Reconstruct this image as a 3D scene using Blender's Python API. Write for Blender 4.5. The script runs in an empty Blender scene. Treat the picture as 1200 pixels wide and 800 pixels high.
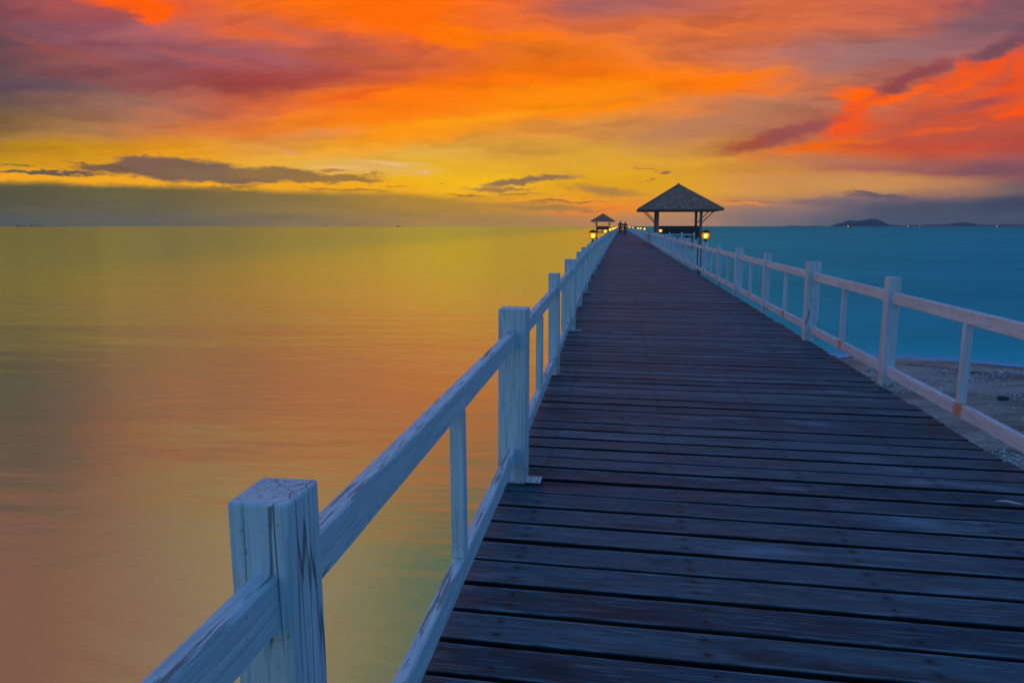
import bpy, bmesh, math, random
from mathutils import Vector, Matrix, noise as mnoise
random.seed(7)
S = 1.1                       # camera height above the deck, metres: everything on the pier is measured in it
PI = math.pi
scene = bpy.context.scene
COL = scene.collection

# ------------------------------------------------------------------ camera
F_PX = 850.0
PITCH = math.atan(135 / F_PX)
YAW = math.radians(8.394)
cam_d = bpy.data.cameras.new('camera'); cam = bpy.data.objects.new('camera', cam_d); COL.objects.link(cam)
cam_d.sensor_width = 36; cam_d.lens = F_PX / 1200 * 36
cam_d.clip_start = 0.05; cam_d.clip_end = 80000
cam.location = (0, 0, S)
cam.rotation_euler = (PI / 2 - PITCH, 0, YAW)
scene.camera = cam
scene.view_settings.view_transform = 'Standard'
scene.view_settings.look = 'None'
scene.view_settings.exposure = 0.0
scene.view_settings.gamma = 1.0

# ------------------------------------------------------------------ colour helper
def lin(c):
    o = []
    for v in c[:3]:
        v = v / 255.0
        o.append(v / 12.92 if v <= 0.04045 else ((v + 0.055) / 1.055) ** 2.4)
    return (o[0], o[1], o[2], 1.0)

# ------------------------------------------------------------------ world: dusk sky with sunset clouds, laid out by compass direction and height
world = bpy.data.worlds.new('World'); scene.world = world
world.use_nodes = True
world.cycles.sampling_method = "MANUAL"; world.cycles.sample_map_resolution = 512
wt = world.node_tree; wt.nodes.clear()
class NT:
    def __init__(s, t): s.t = t
    def n(s, kind, **kw):
        nd = s.t.nodes.new(kind)
        for k, v in kw.items(): setattr(nd, k, v)
        return nd
    def link(s, a, b): s.t.links.new(a, b)
    def put(s, sock, v):
        if isinstance(v, bpy.types.NodeSocket): s.link(v, sock)
        elif v is not None: sock.default_value = v
    def math(s, op, a, b=None, c=None, clamp=False):
        nd = s.n('ShaderNodeMath', operation=op, use_clamp=clamp)
        for i, v in enumerate((a, b, c)):
            if v is not None: s.put(nd.inputs[i], v)
        return nd.outputs[0]
    def vmath(s, op, a, b=None, scale=None):
        nd = s.n('ShaderNodeVectorMath', operation=op)
        s.put(nd.inputs[0], a)
        if b is not None: s.put(nd.inputs[1], b)
        if scale is not None: s.put(nd.inputs['Scale'], scale)
        return nd.outputs['Value'] if op in ('DOT_PRODUCT', 'LENGTH') else nd.outputs['Vector']
    def rng(s, v, a, b, c=0.0, d=1.0, smooth=True):
        nd = s.n('ShaderNodeMapRange', interpolation_type='SMOOTHSTEP' if smooth else 'LINEAR')
        s.put(nd.inputs['Value'], v)
        for nm, x in (('From Min', a), ('From Max', b), ('To Min', c), ('To Max', d)): s.put(nd.inputs[nm], x)
        return nd.outputs['Result']
    def mix(s, f, a, b, blend='MIX'):
        nd = s.n('ShaderNodeMix', data_type='RGBA', blend_type=blend)
        s.put(nd.inputs['Factor'], f); s.put(nd.inputs['A'], a) if False else None
        s.put(nd.inputs[0], f); s.put(nd.inputs[6], a); s.put(nd.inputs[7], b)
        return nd.outputs[2]
    def comb(s, x, y, z=0.0):
        nd = s.n('ShaderNodeCombineXYZ')
        for i, v in enumerate((x, y, z)): s.put(nd.inputs[i], v)
        return nd.outputs[0]
    def sep(s, v):
        nd = s.n('ShaderNodeSeparateXYZ'); s.put(nd.inputs[0], v); return nd.outputs
    def noise(s, v, scale, detail=4, rough=0.5, dist=0.0, col=False):
        nd = s.n('ShaderNodeTexNoise'); s.put(nd.inputs['Vector'], v)
        nd.inputs['Scale'].default_value = scale; nd.inputs['Detail'].default_value = detail
        nd.inputs['Roughness'].default_value = rough; nd.inputs['Distortion'].default_value = dist
        return nd.outputs['Color'] if col else nd.outputs['Fac']
    def mapping(s, v, loc=(0,0,0), rot=(0,0,0), scale=(1,1,1), kind='POINT'):
        nd = s.n('ShaderNodeMapping', vector_type=kind); s.put(nd.inputs[0], v)
        nd.inputs[1].default_value = loc; nd.inputs[2].default_value = rot; nd.inputs[3].default_value = scale
        return nd.outputs[0]
    def ramp(s, v, stops, interp='LINEAR'):
        nd = s.n('ShaderNodeValToRGB'); s.put(nd.inputs[0], v)
        cr = nd.color_ramp; cr.interpolation = interp
        while len(cr.elements) < len(stops): cr.elements.new(0.5)
        for e, (p, c) in zip(cr.elements, stops): e.position = p
        for e, (p, c) in zip(cr.elements, stops): e.color = c
        return nd.outputs[0]

def sky_uv(x, y):                       # direction of a spot in the sky: u to the right of, v above, the camera's heading
    U = 400 - y
    fw = F_PX * math.cos(PITCH) + U * math.sin(PITCH)
    return (x - 600) / fw, (-F_PX * math.sin(PITCH) + U * math.cos(PITCH)) / fw

W = NT(wt)
tc = W.n('ShaderNodeTexCoord').outputs['Generated']
Fv = (-math.sin(YAW), math.cos(YAW), 0); Rv = (math.cos(YAW), math.sin(YAW), 0)
fw = W.vmath('DOT_PRODUCT', tc, Fv)
fws = W.math('MAXIMUM', fw, 0.08)
u = W.math('DIVIDE', W.vmath('DOT_PRODUCT', tc, Rv), fws)
dz = W.sep(tc)[2]
v = W.math('DIVIDE', dz, fws)
UV = W.comb(u, v)
# cloud turbulence: long streaks that lie nearly level low down
st = W.mapping(UV, rot=(0, 0, math.radians(-6)), scale=(2.2, 9.0, 1))
n_big = W.vmath('SUBTRACT', W.noise(st, 1.6, 5, 0.55, col=True), (0.5, 0.5, 0.5))
n_fine = W.vmath('SUBTRACT', W.noise(W.mapping(UV, loc=(3.1, 1.7, 0), scale=(5.0, 16.0, 1)), 3.5, 8, 0.62, col=True), (0.5, 0.5, 0.5))
w_base = W.vmath('ADD', UV, W.vmath('MULTIPLY', n_big, (0.17, 0.050, 0)))
lowfade = W.rng(v, 0.0, 0.16, 0.12, 1.0)
w_base = W.vmath('ADD', UV, W.vmath('SCALE', W.vmath('ADD', W.vmath('MULTIPLY', n_big, (0.20, 0.060, 0)), W.vmath('MULTIPLY', n_fine, (0.06, 0.020, 0))), scale=lowfade))
n_tat = W.vmath('SUBTRACT', W.noise(W.mapping(UV, loc=(7.7, 2.2, 0), scale=(16.0, 48.0, 1)), 4.0, 5, 0.6, col=True), (0.5, 0.5, 0.5))
w_blob = W.vmath('ADD', W.vmath('MULTIPLY', n_tat, (.032, .0085, 0)), W.vmath('ADD', UV, W.vmath('ADD', W.vmath('MULTIPLY', n_big, (0.05, 0.010, 0)), W.vmath('MULTIPLY', n_fine, (0.060, 0.019, 0)))))

rows = [
 (264, [(94,90,64),(110,102,64),(136,116,62),(160,128,58),(184,140,42),(194,142,34),(194,146,50),(214,145,72),(196,142,100),(134,118,116),(92,96,112),(76,84,102),(64,72,92)]),
 (240, [(78,82,64),(95,92,62),(125,110,64),(155,125,58),(182,140,46),(200,145,30),(205,145,40),(250,150,20),(222,152,50),(178,128,96),(118,100,112),(82,82,100),(60,70,94)]),
 (222, [(150,120,40),(180,140,30),(205,155,25),(230,165,20),(240,175,12),(240,180,0),(245,175,8),(235,165,12),(226,162,30),(218,150,70),(202,142,82),(170,120,92),(118,98,102)]),
 (200, [(205,150,10),(225,155,10),(245,170,10),(235,172,50),(232,180,70),(240,185,30),(235,175,24),(228,168,24),(225,160,40),(210,142,62),(190,112,74),(160,90,80),(135,84,92)]),
 (175, [(176,132,22),(205,145,16),(230,150,20),(226,152,60),(240,170,50),(226,170,66),(222,162,58),(214,158,50),(204,140,70),(208,118,58),(205,95,45),(190,85,58),(172,76,68)]),
 (150, [(135,105,52),(165,118,78),(205,122,72),(240,125,40),(246,138,20),(255,152,0),(228,146,50),(212,140,68),(188,126,84),(170,105,82),(190,95,65),(205,85,50),(200,76,55)]),
 (120, [(98,80,70),(142,100,84),(152,104,90),(198,98,70),(248,112,6),(255,128,0),(255,150,0),(255,142,0),(228,126,56),(180,124,94),(190,105,75),(210,92,55),(235,84,18)]),
 (90,  [(92,76,84),(128,80,84),(150,85,84),(160,64,62),(176,82,68),(232,96,4),(255,115,0),(255,130,0),(255,126,0),(238,120,30),(165,110,100),(205,95,65),(205,76,58)]),
 (60,  [(82,74,84),(145,80,76),(145,88,100),(160,90,98),(192,92,76),(214,96,58),(225,110,20),(248,124,20),(216,115,66),(205,115,84),(150,110,114),(155,102,106),(170,84,84)]),
 (30,  [(114,72,80),(134,84,98),(160,92,100),(222,100,60),(250,108,8),(255,106,0),(236,112,50),(215,110,68),(220,110,50),(222,110,58),(202,105,76),(140,96,106),(110,80,94)]),
 (0,   [(122,70,80),(160,80,80),(200,85,72),(255,114,0),(255,114,0),(250,106,0),(240,105,40),(168,100,98),(182,96,86),(212,106,60),(204,100,70),(184,94,90),(84,76,100)]),
 (-70, [(130,86,80),(152,106,86),(182,130,86),(205,138,66),(220,135,40),(200,125,60),(190,115,70),(160,105,90),(130,105,110),(100,100,120),(60,95,125),(40,90,125),(30,80,115)]),
 (-170,[(186,84,80),(194,118,120),(208,146,146),(210,152,146),(186,148,146),(110,120,120),(80,110,130),(50,100,140),(35,95,145),(28,92,145),(22,88,135),(20,80,125),(20,75,120)]),
]
ul, ur = sky_uv(0, 265)[0], sky_uv(1200, 265)[0]
wu, wv = W.sep(w_base)[0], W.sep(w_base)[1]
uf = W.rng(wu, ul, ur, 0, 1, smooth=False)
col = None
prev = None
for y, cs in rows:
    vv = sky_uv(600, y)[1]
    r = W.ramp(uf, [(i / 12, lin(c)) for i, c in enumerate(cs)], 'B_SPLINE' if y < 160 else 'EASE')
    if col is None: col = r
    else: col = W.mix(W.rng(wv, prev, vv), col, r)
    prev = vv
# gentle streaky modulation of the cloud sheet
tex = W.noise(W.mapping(w_base, rot=(0, 0, math.radians(-8)), scale=(3.0, 17.0, 1)), 2.2, 7, 0.6)
colm = W.mix(1.0, col, W.ramp(tex, [(0.30, (0.74, 0.70, 0.74, 1)), (0.5, (1, 1, 1, 1)), (0.70, (1.18, 1.22, 1.2, 1))]), 'MULTIPLY')
col = W.mix(W.rng(v, 0.015, 0.12, 0.15, 0.9), col, colm)

def blob(col, cx, cy, rx, ry, rot, c, k=1.0, soft=0.5, src=None):
    cu, cv = sky_uv(cx, cy)
    # (the tiny term only makes the renderer evaluate the clouds one after the other)
    ma = W.n('ShaderNodeVectorMath', operation='MULTIPLY_ADD'); W.put(ma.inputs[0], col); ma.inputs[1].default_value = (1e-7, 1e-7, 0); W.put(ma.inputs[2], w_blob)
    m = W.mapping(ma.outputs[0], loc=(cu, cv, 0), rot=(0, 0, math.radians(rot)), scale=(rx / F_PX, ry / F_PX, 1), kind='TEXTURE')
    d = W.vmath('LENGTH', m)
    f = W.rng(d, 1.0 + soft * .5, 1.0 - soft, 0.0, k)
    return W.mix(f, col, lin(c))
tex2 = W.noise(W.mapping(w_blob, rot=(0, 0, math.radians(14)), scale=(3.2, 18.0, 1)), 2.6, 8, .6)
tex2r = W.ramp(tex2, [(.30, (.70, .62, .84, 1)), (.47, (1, 1, 1, 1)), (.68, (1.16, 1.12, 1.0, 1))])
tex2f = W.rng(v, .03, .14, 0, .38)
for b in [
 # top-left flare and the top-centre fan
 (118,-14,95,20,-14,(255,94,0),.95,.5), (176,14,26,14,-20,(255,94,0),.95,.5),
 (400,-8,150,20,-9,(255,112,0),.9,.5), (470,22,95,20,-18,(255,108,0),.95,.45), (535,44,42,15,-5,(255,118,0),.95,.4), (610,44,60,7,2,(255,118,0),.8,.6),
 (360,40,95,10,-16,(190,98,78),.6,.9), (450,72,120,10,-6,(205,98,50),.6,.9), (330,94,70,13,4,(160,66,62),.4,.9),
 (700,10,70,14,4,(165,98,98),.8,.9), (300,40,60,6,-8,(222,100,50),.7,.8),
 (600,108,210,26,5,(255,118,0),.8,.9), (660,112,130,16,4,(255,145,0),.85,.9), (860,96,85,13,5,(255,122,0),.95,.6), (915,100,32,12,8,(255,124,0),.9,.6), (470,130,120,14,8,(255,126,0),.7,.9),
 (480,158,110,14,9,(255,152,0),.7,.9), (370,158,60,6,4,(220,148,90),.5,.9),
 (830,145,110,13,16,(186,124,90),.7,.9), (980,78,90,14,15,(152,112,112),.6,1.0), (1150,18,70,20,18,(112,88,104),.7,1.0),
 # right-hand red cloud
 (1120,140,120,48,14,(208,86,54),.5,.9), (1150,158,110,16,4,(180,82,66),.6,.9), (1180,112,40,16,10,(240,82,16),.8,.8), (1130,92,60,14,18,(240,88,24),.8,.7),
 (1015,112,44,11,-4,(255,100,0),1,.5), (998,134,34,13,35,(250,86,8),.9,.7), (1000,150,30,13,10,(250,84,8),.85,.8), (968,172,66,8,5,(240,102,8),.95,.6), (905,182,60,6,2,(230,128,40),.8,.8),
 (1060,92,48,9,24,(146,72,76),.95,.6), (1095,82,26,7,20,(140,74,80),.8,.7), (1128,80,13,10,60,(248,88,12),.8,.7), (1172,56,46,10,18,(118,76,88),.95,.6), (920,158,72,11,15,(156,80,78),.95,.6), (868,171,36,7,16,(168,78,52),.85,.7),
 (1195,78,12,22,0,(244,84,22),.8,.7), (1120,172,100,5,2,(208,72,50),.6,.8),
 (1150,122,44,7,14,(160,80,80),.75,.8), (1080,140,34,6,12,(176,84,70),.7,.8), (1192,132,30,5,10,(250,84,10),.9,.6), (1062,112,34,5,20,(252,98,14),.85,.6), (1120,104,36,4,24,(250,92,16),.85,.6), (1105,154,50,4,6,(236,92,36),.8,.7), (1040,170,60,4,3,(196,78,58),.7,.7), (1168,76,20,8,30,(246,84,20),.85,.6),
 (560,214,90,10,2,(255,198,8),.75,.9), (560,140,110,6,5,(255,160,6),.7,.9), (700,128,110,5,8,(255,138,0),.8,.7), (420,112,60,4,10,(236,92,24),.7,.7), (250,70,70,4,-10,(182,88,82),.7,.8), (80,60,90,5,-14,(160,82,74),.6,.8), (60,100,80,8,-6,(92,78,88),.6,.9),
 (1110,198,170,10,-1,(156,92,88),.85,.8), (980,188,100,8,-2,(186,118,88),.7,.9), (1170,200,60,8,0,(122,80,92),.8,.8),
 (990,213,150,11,0,(212,148,80),.8,.8),
 (1130,250,170,15,1,(72,80,100),.9,.6), (1200,240,70,12,2,(60,68,92),.8,.7), (900,250,110,9,0,(138,118,118),.6,.9),
 (1026,231,40,3.6,-3,(88,84,102),.85,.6), (1016,227,18,1.6,-6,(96,84,100),.8,.6), (1102,233,26,1.3,3,(100,86,100),.85,.6), (980,236,60,4,0,(112,98,110),.6,.8),
 # centre glow and thin bars
 (430,196,75,9,-3,(228,176,96),.75,.8), (455,192,36,2.6,-4,(240,190,122),.9,.7), (396,197,46,2.2,-3,(244,184,110),.9,.6), (338,176,11,1.4,0,(232,160,128),.9,.6), (493,202,14,1.6,0,(238,186,130),.8,.7),
 (470,216,120,9,0,(250,184,0),.7,.9), (690,190,150,14,2,(226,166,48),.6,.9), (735,213,110,9,0,(228,165,8),.6,.9),
 (725,244,70,4.5,2,(255,140,6),.95,.7), (640,233,120,2.2,1,(252,165,8),.8,.7), (690,250,60,2,0,(246,140,20),.7,.7), (860,237,40,3,-3,(246,148,50),.75,.8),
]:
    col = blob(col, *b)
col = W.mix(tex2f, col, W.mix(1.0, col, tex2r, 'MULTIPLY'))
# dull bank lying on the sea to the left, with a lit rim along its top
edge = W.ramp(W.rng(u, ul, ur, 0, 1, smooth=False), [(p, (e, e, e, 1)) for p, e in [(0, .83), (.17, .76), (.25, .70), (.375, .64), (.44, .52), (.50, .40), (.6, .30), (.66, .12), (.72, .0)]], 'EASE')
ev = W.math('MULTIPLY', edge, sky_uv(600, 201)[1])
evn = W.math('ADD', ev, W.math('MULTIPLY', W.sep(n_fine)[1], 0.016))
bank = W.ramp(W.rng(u, ul, ur, 0, 1, smooth=False), [(0, lin((92,90,66))), (.17, lin((116,104,66))), (.3, lin((152,124,62))), (.42, lin((188,142,46))), (.6, lin((196,146,54)))])
rim = W.rng(W.math('ABSOLUTE', W.math('SUBTRACT', v, W.math('ADD', evn, 0.006))), 0.013, 0.003)
col = W.mix(W.math('MULTIPLY', rim, W.rng(u, -.02, -.25, 0, .95)), col, lin((252, 172, 8)))
bank = W.mix(W.rng(v, .004, .045), bank, W.mix(1.0, bank, (.92, .90, .80, 1), 'MULTIPLY'))
bank = W.mix(1.0, bank, W.ramp(W.noise(W.mapping(w_blob, scale=(4, 40, 1)), 2.0, 6, .6), [(.3, (.86, .86, .88, 1)), (.7, (1.16, 1.14, 1.08, 1))]), 'MULTIPLY')
dm = W.rng(W.math('SUBTRACT', evn, v), -0.004, 0.009)
col = W.mix(W.math('MULTIPLY', dm, W.rng(u, 0.02, -0.1, 0, 1)), col, bank)
for b in [
 # the long dark cloud at left and the small ones
 (205,199,78,13,-3,(128,98,76),1,.30), (265,207,75,9,-4,(134,104,74),1,.30), (165,192,34,9,0,(130,96,80),.95,.35), (330,206,60,8,-2,(150,114,66),1,.35), (395,210,58,4.5,-1,(156,116,58),.95,.4),
 (122,199,40,4.5,-2,(118,92,66),.95,.45), (55,203,80,2.6,-2,(92,82,72),.95,.5), (100,194,20,1.8,-6,(124,98,60),.8,.6), (20,193,22,1.2,0,(120,96,50),.8,.6), (270,220,40,2,2,(150,112,50),.8,.6),
 (388,200,14,2.2,0,(176,124,60),.8,.6), (438,206,14,1.5,0,(190,130,50),.8,.6), (405,222,50,1.4,-2,(170,120,40),.8,.6), (460,219,14,1.2,0,(180,128,36),.8,.6), (512,217,6,.9,0,(180,128,30),.8,.6),
 (638,209,46,3.2,3,(150,112,78),.95,.5), (600,213,36,4.4,6,(148,110,76),.95,.45), (585,221,42,2.6,0,(165,118,66),.9,.5), (545,228,24,1.6,-3,(170,118,40),.9,.5), (610,226,30,1.6,0,(172,120,54),.8,.6),
 (702,222,46,5,-6,(172,124,66),.8,.7), (668,235,60,1.4,2,(176,112,58),.85,.6), (640,243,60,3.4,0,(176,128,60),.85,.6), (690,246,40,1.4,0,(170,118,70),.7,.6),
 (778,203,12,2.2,2,(136,98,78),.95,.5), (757,199,12,1.0,-6,(160,112,60),.85,.6), (763,211,6,.9,4,(150,108,60),.7,.6), (750,213,7,.7,4,(150,108,60),.7,.6), (880,236,36,1.0,-1,(150,100,90),.7,.6),
]:
    col = blob(col, *b)
# rest of the dome: blue dusk, deeper overhead
horiz = W.mix(W.rng(W.sep(tc)[0], -0.95, -0.1), lin((196, 178, 186)), lin((76, 132, 180)))
dome = W.mix(W.rng(dz, 0.0, 0.75), horiz, lin((40, 118, 190)))
dome = W.mix(W.rng(W.noise(W.mapping(tc, scale=(1.5, 1.5, 4)), 2.0, 4, 0.55), .35, .75), dome, lin((76, 134, 186)))
lft = W.rng(u, .05, -.35)
m_up = W.rng(v, W.rng(lft, 0, 1, .30, .85), W.rng(lft, 0, 1, .62, 2.0), 1, 0)
m_side = W.rng(fw, 0.25, 0.72)
dome = W.mix(W.rng(dz, -0.004, -0.05), dome, lin((30, 60, 80)))
nsky = W.n('ShaderNodeTexSky', sky_type='NISHITA')
nsky.sun_disc = False; nsky.sun_elevation = math.radians(1.0); nsky.sun_rotation = math.radians(-15); nsky.dust_density = 2
dome = W.mix(0.004, dome, nsky.outputs[0], 'ADD')
bgd = W.n('ShaderNodeBackground'); W.link(dome, bgd.inputs[0])
bgc = W.n('ShaderNodeBackground'); W.link(col, bgc.inputs[0])
fcl = W.math('MULTIPLY', W.math('MULTIPLY', m_up, m_side), W.rng(dz, -0.05, -0.004))
ms = W.n('ShaderNodeMixShader'); W.link(fcl, ms.inputs[0]); W.link(bgd.outputs[0], ms.inputs[1]); W.link(bgc.outputs[0], ms.inputs[2])
wo = W.n('ShaderNodeOutputWorld'); W.link(ms.outputs[0], wo.inputs[0])

# faint afterglow from where the sun went down
sl = bpy.data.lights.new('afterglow', 'SUN'); sl.energy = 0.015; sl.angle = math.radians(40); sl.color = (1.0, 0.62, 0.2)
so = bpy.data.objects.new('afterglow', sl); COL.objects.link(so)
az = math.radians(8.394) + math.atan(150 / 870)
dirv = Vector((-math.sin(az) * math.cos(math.radians(9)), math.cos(az) * math.cos(math.radians(9)), math.sin(math.radians(9))))
so.rotation_euler = (-dirv).to_track_quat('-Z', 'Y').to_euler()

# ------------------------------------------------------------------ object helpers
def tag(o, label=None, cat=None, group=None, kind=None):
    if label: o['label'] = label
    if cat: o['category'] = cat
    if group: o['group'] = group
    if kind: o['kind'] = kind
    return o
def empty(name, loc, rz=0, **kw):
    o = bpy.data.objects.new(name, None); COL.objects.link(o)
    o.location = loc; o.rotation_euler = (0, 0, rz); o.empty_display_size = .2
    return tag(o, **kw)
def obj(name, bm, mat, parent=None, loc=(0,0,0), rot=(0,0,0), smooth=False, bevel=0.0):
    me = bpy.data.meshes.new(name)
    if bevel > 0:
        bmesh.ops.bevel(bm, geom=[e for e in bm.edges], offset=bevel, segments=2, profile=.6, affect='EDGES')
    bm.normal_update(); bm.to_mesh(me); bm.free()
    mats = mat if isinstance(mat, (list, tuple)) else [mat]
    for m in mats: me.materials.append(m)
    if smooth:
        for p in me.polygons: p.use_smooth = True
    o = bpy.data.objects.new(name, me); COL.objects.link(o)
    o.location = loc; o.rotation_euler = rot
    if parent: o.parent = parent
    return o
def dup(o, parent=None, loc=None, rot=None):
    c = o.copy(); COL.objects.link(c)
    if parent: c.parent = parent
    if loc is not None: c.location = loc
    if rot is not None: c.rotation_euler = rot
    return c
def box(bm, x0, x1, y0, y1, z0, z1, M=None):
    vs = [bm.verts.new((x, y, z)) for z in (z0, z1) for y in (y0, y1) for x in (x0, x1)]
    fs = [(0,2,3,1),(4,5,7,6),(0,1,5,4),(2,6,7,3),(0,4,6,2),(1,3,7,5)]
    for f in fs: bm.faces.new([vs[i] for i in f])
    if M is not None: bmesh.ops.transform(bm, matrix=M, verts=vs)
    return vs
def cyl(bm, r0, r1, z0, z1, seg=12, c=(0, 0), caps=True):
    ring = []
    for r, z in ((r0, z0), (r1, z1)):
        ring.append([bm.verts.new((c[0] + r * math.cos(2*PI*i/seg), c[1] + r * math.sin(2*PI*i/seg), z)) for i in range(seg)])
    for i in range(seg):
        bm.faces.new((ring[0][i], ring[0][(i+1)%seg], ring[1][(i+1)%seg], ring[1][i]))
    if caps:
        bm.faces.new(ring[0][::-1]); bm.faces.new(ring[1])
def lathe(bm, prof, seg=20):
    rings = []
    for r, z in prof:
        rings.append([bm.verts.new((r * math.cos(2*PI*i/seg), r * math.sin(2*PI*i/seg), z)) for i in range(seg)])
    for a, b in zip(rings[:-1], rings[1:]):
        for i in range(seg): bm.faces.new((a[i], a[(i+1)%seg], b[(i+1)%seg], b[i]))
    bm.faces.new(rings[0][::-1]); bm.faces.new(rings[-1])
def bar(bm, p, q, w, d):
    p, q = Vector(p), Vector(q); ax = q - p; L = ax.length
    M = Matrix.Translation(p) @ ax.to_track_quat('Z', 'Y').to_matrix().to_4x4()
    box(bm, -w/2, w/2, -d/2, d/2, 0, L, M)

# ------------------------------------------------------------------ materials
def new_mat(name):
    m = bpy.data.materials.new(name); m.use_nodes = True; t = m.node_tree; t.nodes.clear()
    N = NT(t); b = N.n('ShaderNodeBsdfPrincipled'); o = N.n('ShaderNodeOutputMaterial'); N.link(b.outputs[0], o.inputs[0])
    return m, N, b, o
def plain(name, c, rough=.6, metal=0.0, var=.25, scale=8):
    m, N, b, o = new_mat(name)
    tcx = N.n('ShaderNodeTexCoord').outputs['Object']
    f = N.noise(tcx, scale, 5, .6)
    b.inputs['Base Color'].default_value = (*c, 1)
    N.link(N.mix(f, (c[0]*(1-var), c[1]*(1-var), c[2]*(1-var), 1), (c[0]*(1+var), c[1]*(1+var), c[2]*(1+var), 1)), b.inputs['Base Color'])
    b.inputs['Roughness'].default_value = rough; b.inputs['Metallic'].default_value = metal
    return m
def bump(N, b, h, strength, dist):
    bp = N.n('ShaderNodeBump'); bp.inputs['Strength'].default_value = strength; bp.inputs['Distance'].default_value = dist
    N.link(h, bp.inputs['Height']); N.link(bp.outputs[0], b.inputs['Normal'])

def paint(name, axis, rust=0.0, flake=0.5, crack=1.0):
    """white paint on weathered timber; axis = the way the grain runs"""
    m, N, b, o = new_mat(name)
    tcx = N.n('ShaderNodeTexCoord').outputs['Object']
    rnd = N.n('ShaderNodeObjectInfo').outputs['Random']
    off = N.comb(N.math('MULTIPLY', rnd, 37.0), N.math('MULTIPLY', rnd, 91.0), N.math('MULTIPLY', rnd, 53.0))
    p = N.vmath('ADD', tcx, off)
    sc = {'z': (1, 1, .045), 'y': (1, .045, 1)}[axis]
    g = N.mapping(p, scale=sc)
    grain = N.noise(g, 95, 5, .6)
    grain2 = N.noise(g, 26, 4, .6, .6)
    sc2 = {'z': (1, 1, .045), 'y': (1, .04, 1)}[axis]
    sc3 = {'z': (1, 1, .035), 'y': (1, .03, 1)}[axis]
    wv_ = N.vmath('SCALE', N.vmath('SUBTRACT', N.noise(N.mapping(p, scale=sc2), 30, 3, .6, col=True), (.5, .5, .5)), scale=.022)
    vo = N.n('ShaderNodeTexVoronoi', feature='DISTANCE_TO_EDGE'); vo.inputs['Scale'].default_value = 19
    N.link(N.mapping(N.vmath('ADD', p, wv_), scale=sc3), vo.inputs['Vector'])
    line = N.rng(vo.outputs['Distance'], .016, .005)
    line = N.math('MULTIPLY', line, N.rng(N.noise(p, 3.6, 2, .5), .53, .60, 0, .85))
    line = N.math('MULTIPLY', line, crack)
    blot = N.noise(p, 4.5, 6, .62)
    c = N.mix(blot, (.62, .64, .66, 1), (.82, .82, .81, 1))
    c = N.mix(N.rng(grain2, .38, .72), c, (.86, .86, .85, 1))
    c = N.mix(N.rng(grain, .50, .36, 0, .38), c, (.30, .31, .33, 1))
    # flaked places where grey timber shows, mostly on upward faces
    nz = N.sep(N.n('ShaderNodeNewGeometry').outputs['Normal'])[2]
    up = N.rng(nz, .5, .9)
    fl = N.rng(N.math('ADD', N.math('MULTIPLY', grain, .75), N.math('MULTIPLY', N.noise(N.mapping(p, scale=tuple(max(q, .16) for q in sc)), 17, 6, .7), .55)), .675, .72)
    fl = N.math('MULTIPLY', fl, N.math('ADD', N.math('MULTIPLY', up, flake), .10))
    c = N.mix(fl, c, (.10, .095, .09, 1))
    dirt = N.math('MULTIPLY', N.rng(N.noise(p, 60, 3, .6), .66, .72), .55)
    c = N.mix(dirt, c, (.16, .15, .14, 1))
    c = N.mix(N.math('MULTIPLY', line, .8), c, (.035, .035, .04, 1))
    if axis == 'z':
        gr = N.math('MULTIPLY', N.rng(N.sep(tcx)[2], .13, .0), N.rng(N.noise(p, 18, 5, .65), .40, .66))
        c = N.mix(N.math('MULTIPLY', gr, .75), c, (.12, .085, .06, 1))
    if rust:
        # rust running from the fixing screw in the middle of the board
        s = N.sep(tcx)
        wob = N.math('MULTIPLY', N.math('SUBTRACT', N.noise(p, 22, 4, .6), .5), .075)
        yy = N.math('ABSOLUTE', N.math('ADD', s[1], wob))
        r = N.rng(yy, .070, .030)
        r = N.math('MULTIPLY', r, N.rng(N.noise(N.mapping(p, scale=(1, 1, .5)), 26, 5, .7), .33, .50, 0, 1))
        r = N.math('MULTIPLY', r, N.rng(rnd, .0, .5, .8, rust))
        c = N.mix(r, c, (.72, .22, .03, 1))
    N.link(c, b.inputs['Base Color'])
    b.inputs['Roughness'].default_value = .62
    b.inputs['Specular IOR Level'].default_value = .35
    h = N.math('SUBTRACT', N.math('ADD', grain, N.math('MULTIPLY', grain2, .8)), N.math('MULTIPLY', line, 2.2))
    h = N.math('SUBTRACT', h, N.math('MULTIPLY', fl, .6))
    bump(N, b, h, .55, .0022)
    return m
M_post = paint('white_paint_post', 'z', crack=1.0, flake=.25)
M_rail = paint('white_paint_rail', 'y', flake=.6, crack=.6)
M_rust = paint('white_paint_rail_rusty', 'y', rust=1.0, crack=.7, flake=.15)
M_clean = paint('white_paint_rail_sound', 'y', flake=.15, crack=.5)

# deck boards: uv = metres along / share across, one island per board
m, N, b, o = new_mat('weathered_deck_timber'); M_deck = m
uvn = N.n('ShaderNodeUVMap'); uvn.uv_map = 'UVMap'; uvv = uvn.outputs[0]
isl = N.n('ShaderNodeNewGeometry').outputs['Random Per Island']
su = N.sep(uvv)
q = N.comb(N.math('ADD', su[0], N.math('MULTIPLY', isl, 71.0)), N.math('MULTIPLY', su[1], .15), N.math('MULTIPLY', isl, 29.0))
g1 = N.noise(N.mapping(q, scale=(.05, 1, 1)), 130, 6, .65)
g2 = N.noise(N.mapping(q, scale=(.10, 1, 1)), 34, 5, .6, .8)
bl = N.noise(N.mapping(q, scale=(.5, 1.6, 1)), 3.2, 5, .6)
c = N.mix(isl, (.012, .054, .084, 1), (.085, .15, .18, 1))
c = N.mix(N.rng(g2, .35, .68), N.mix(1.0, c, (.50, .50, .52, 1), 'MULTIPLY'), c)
c = N.mix(N.rng(g1, .48, .72, 0, .75), c, (.19, .28, .33, 1))
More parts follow.
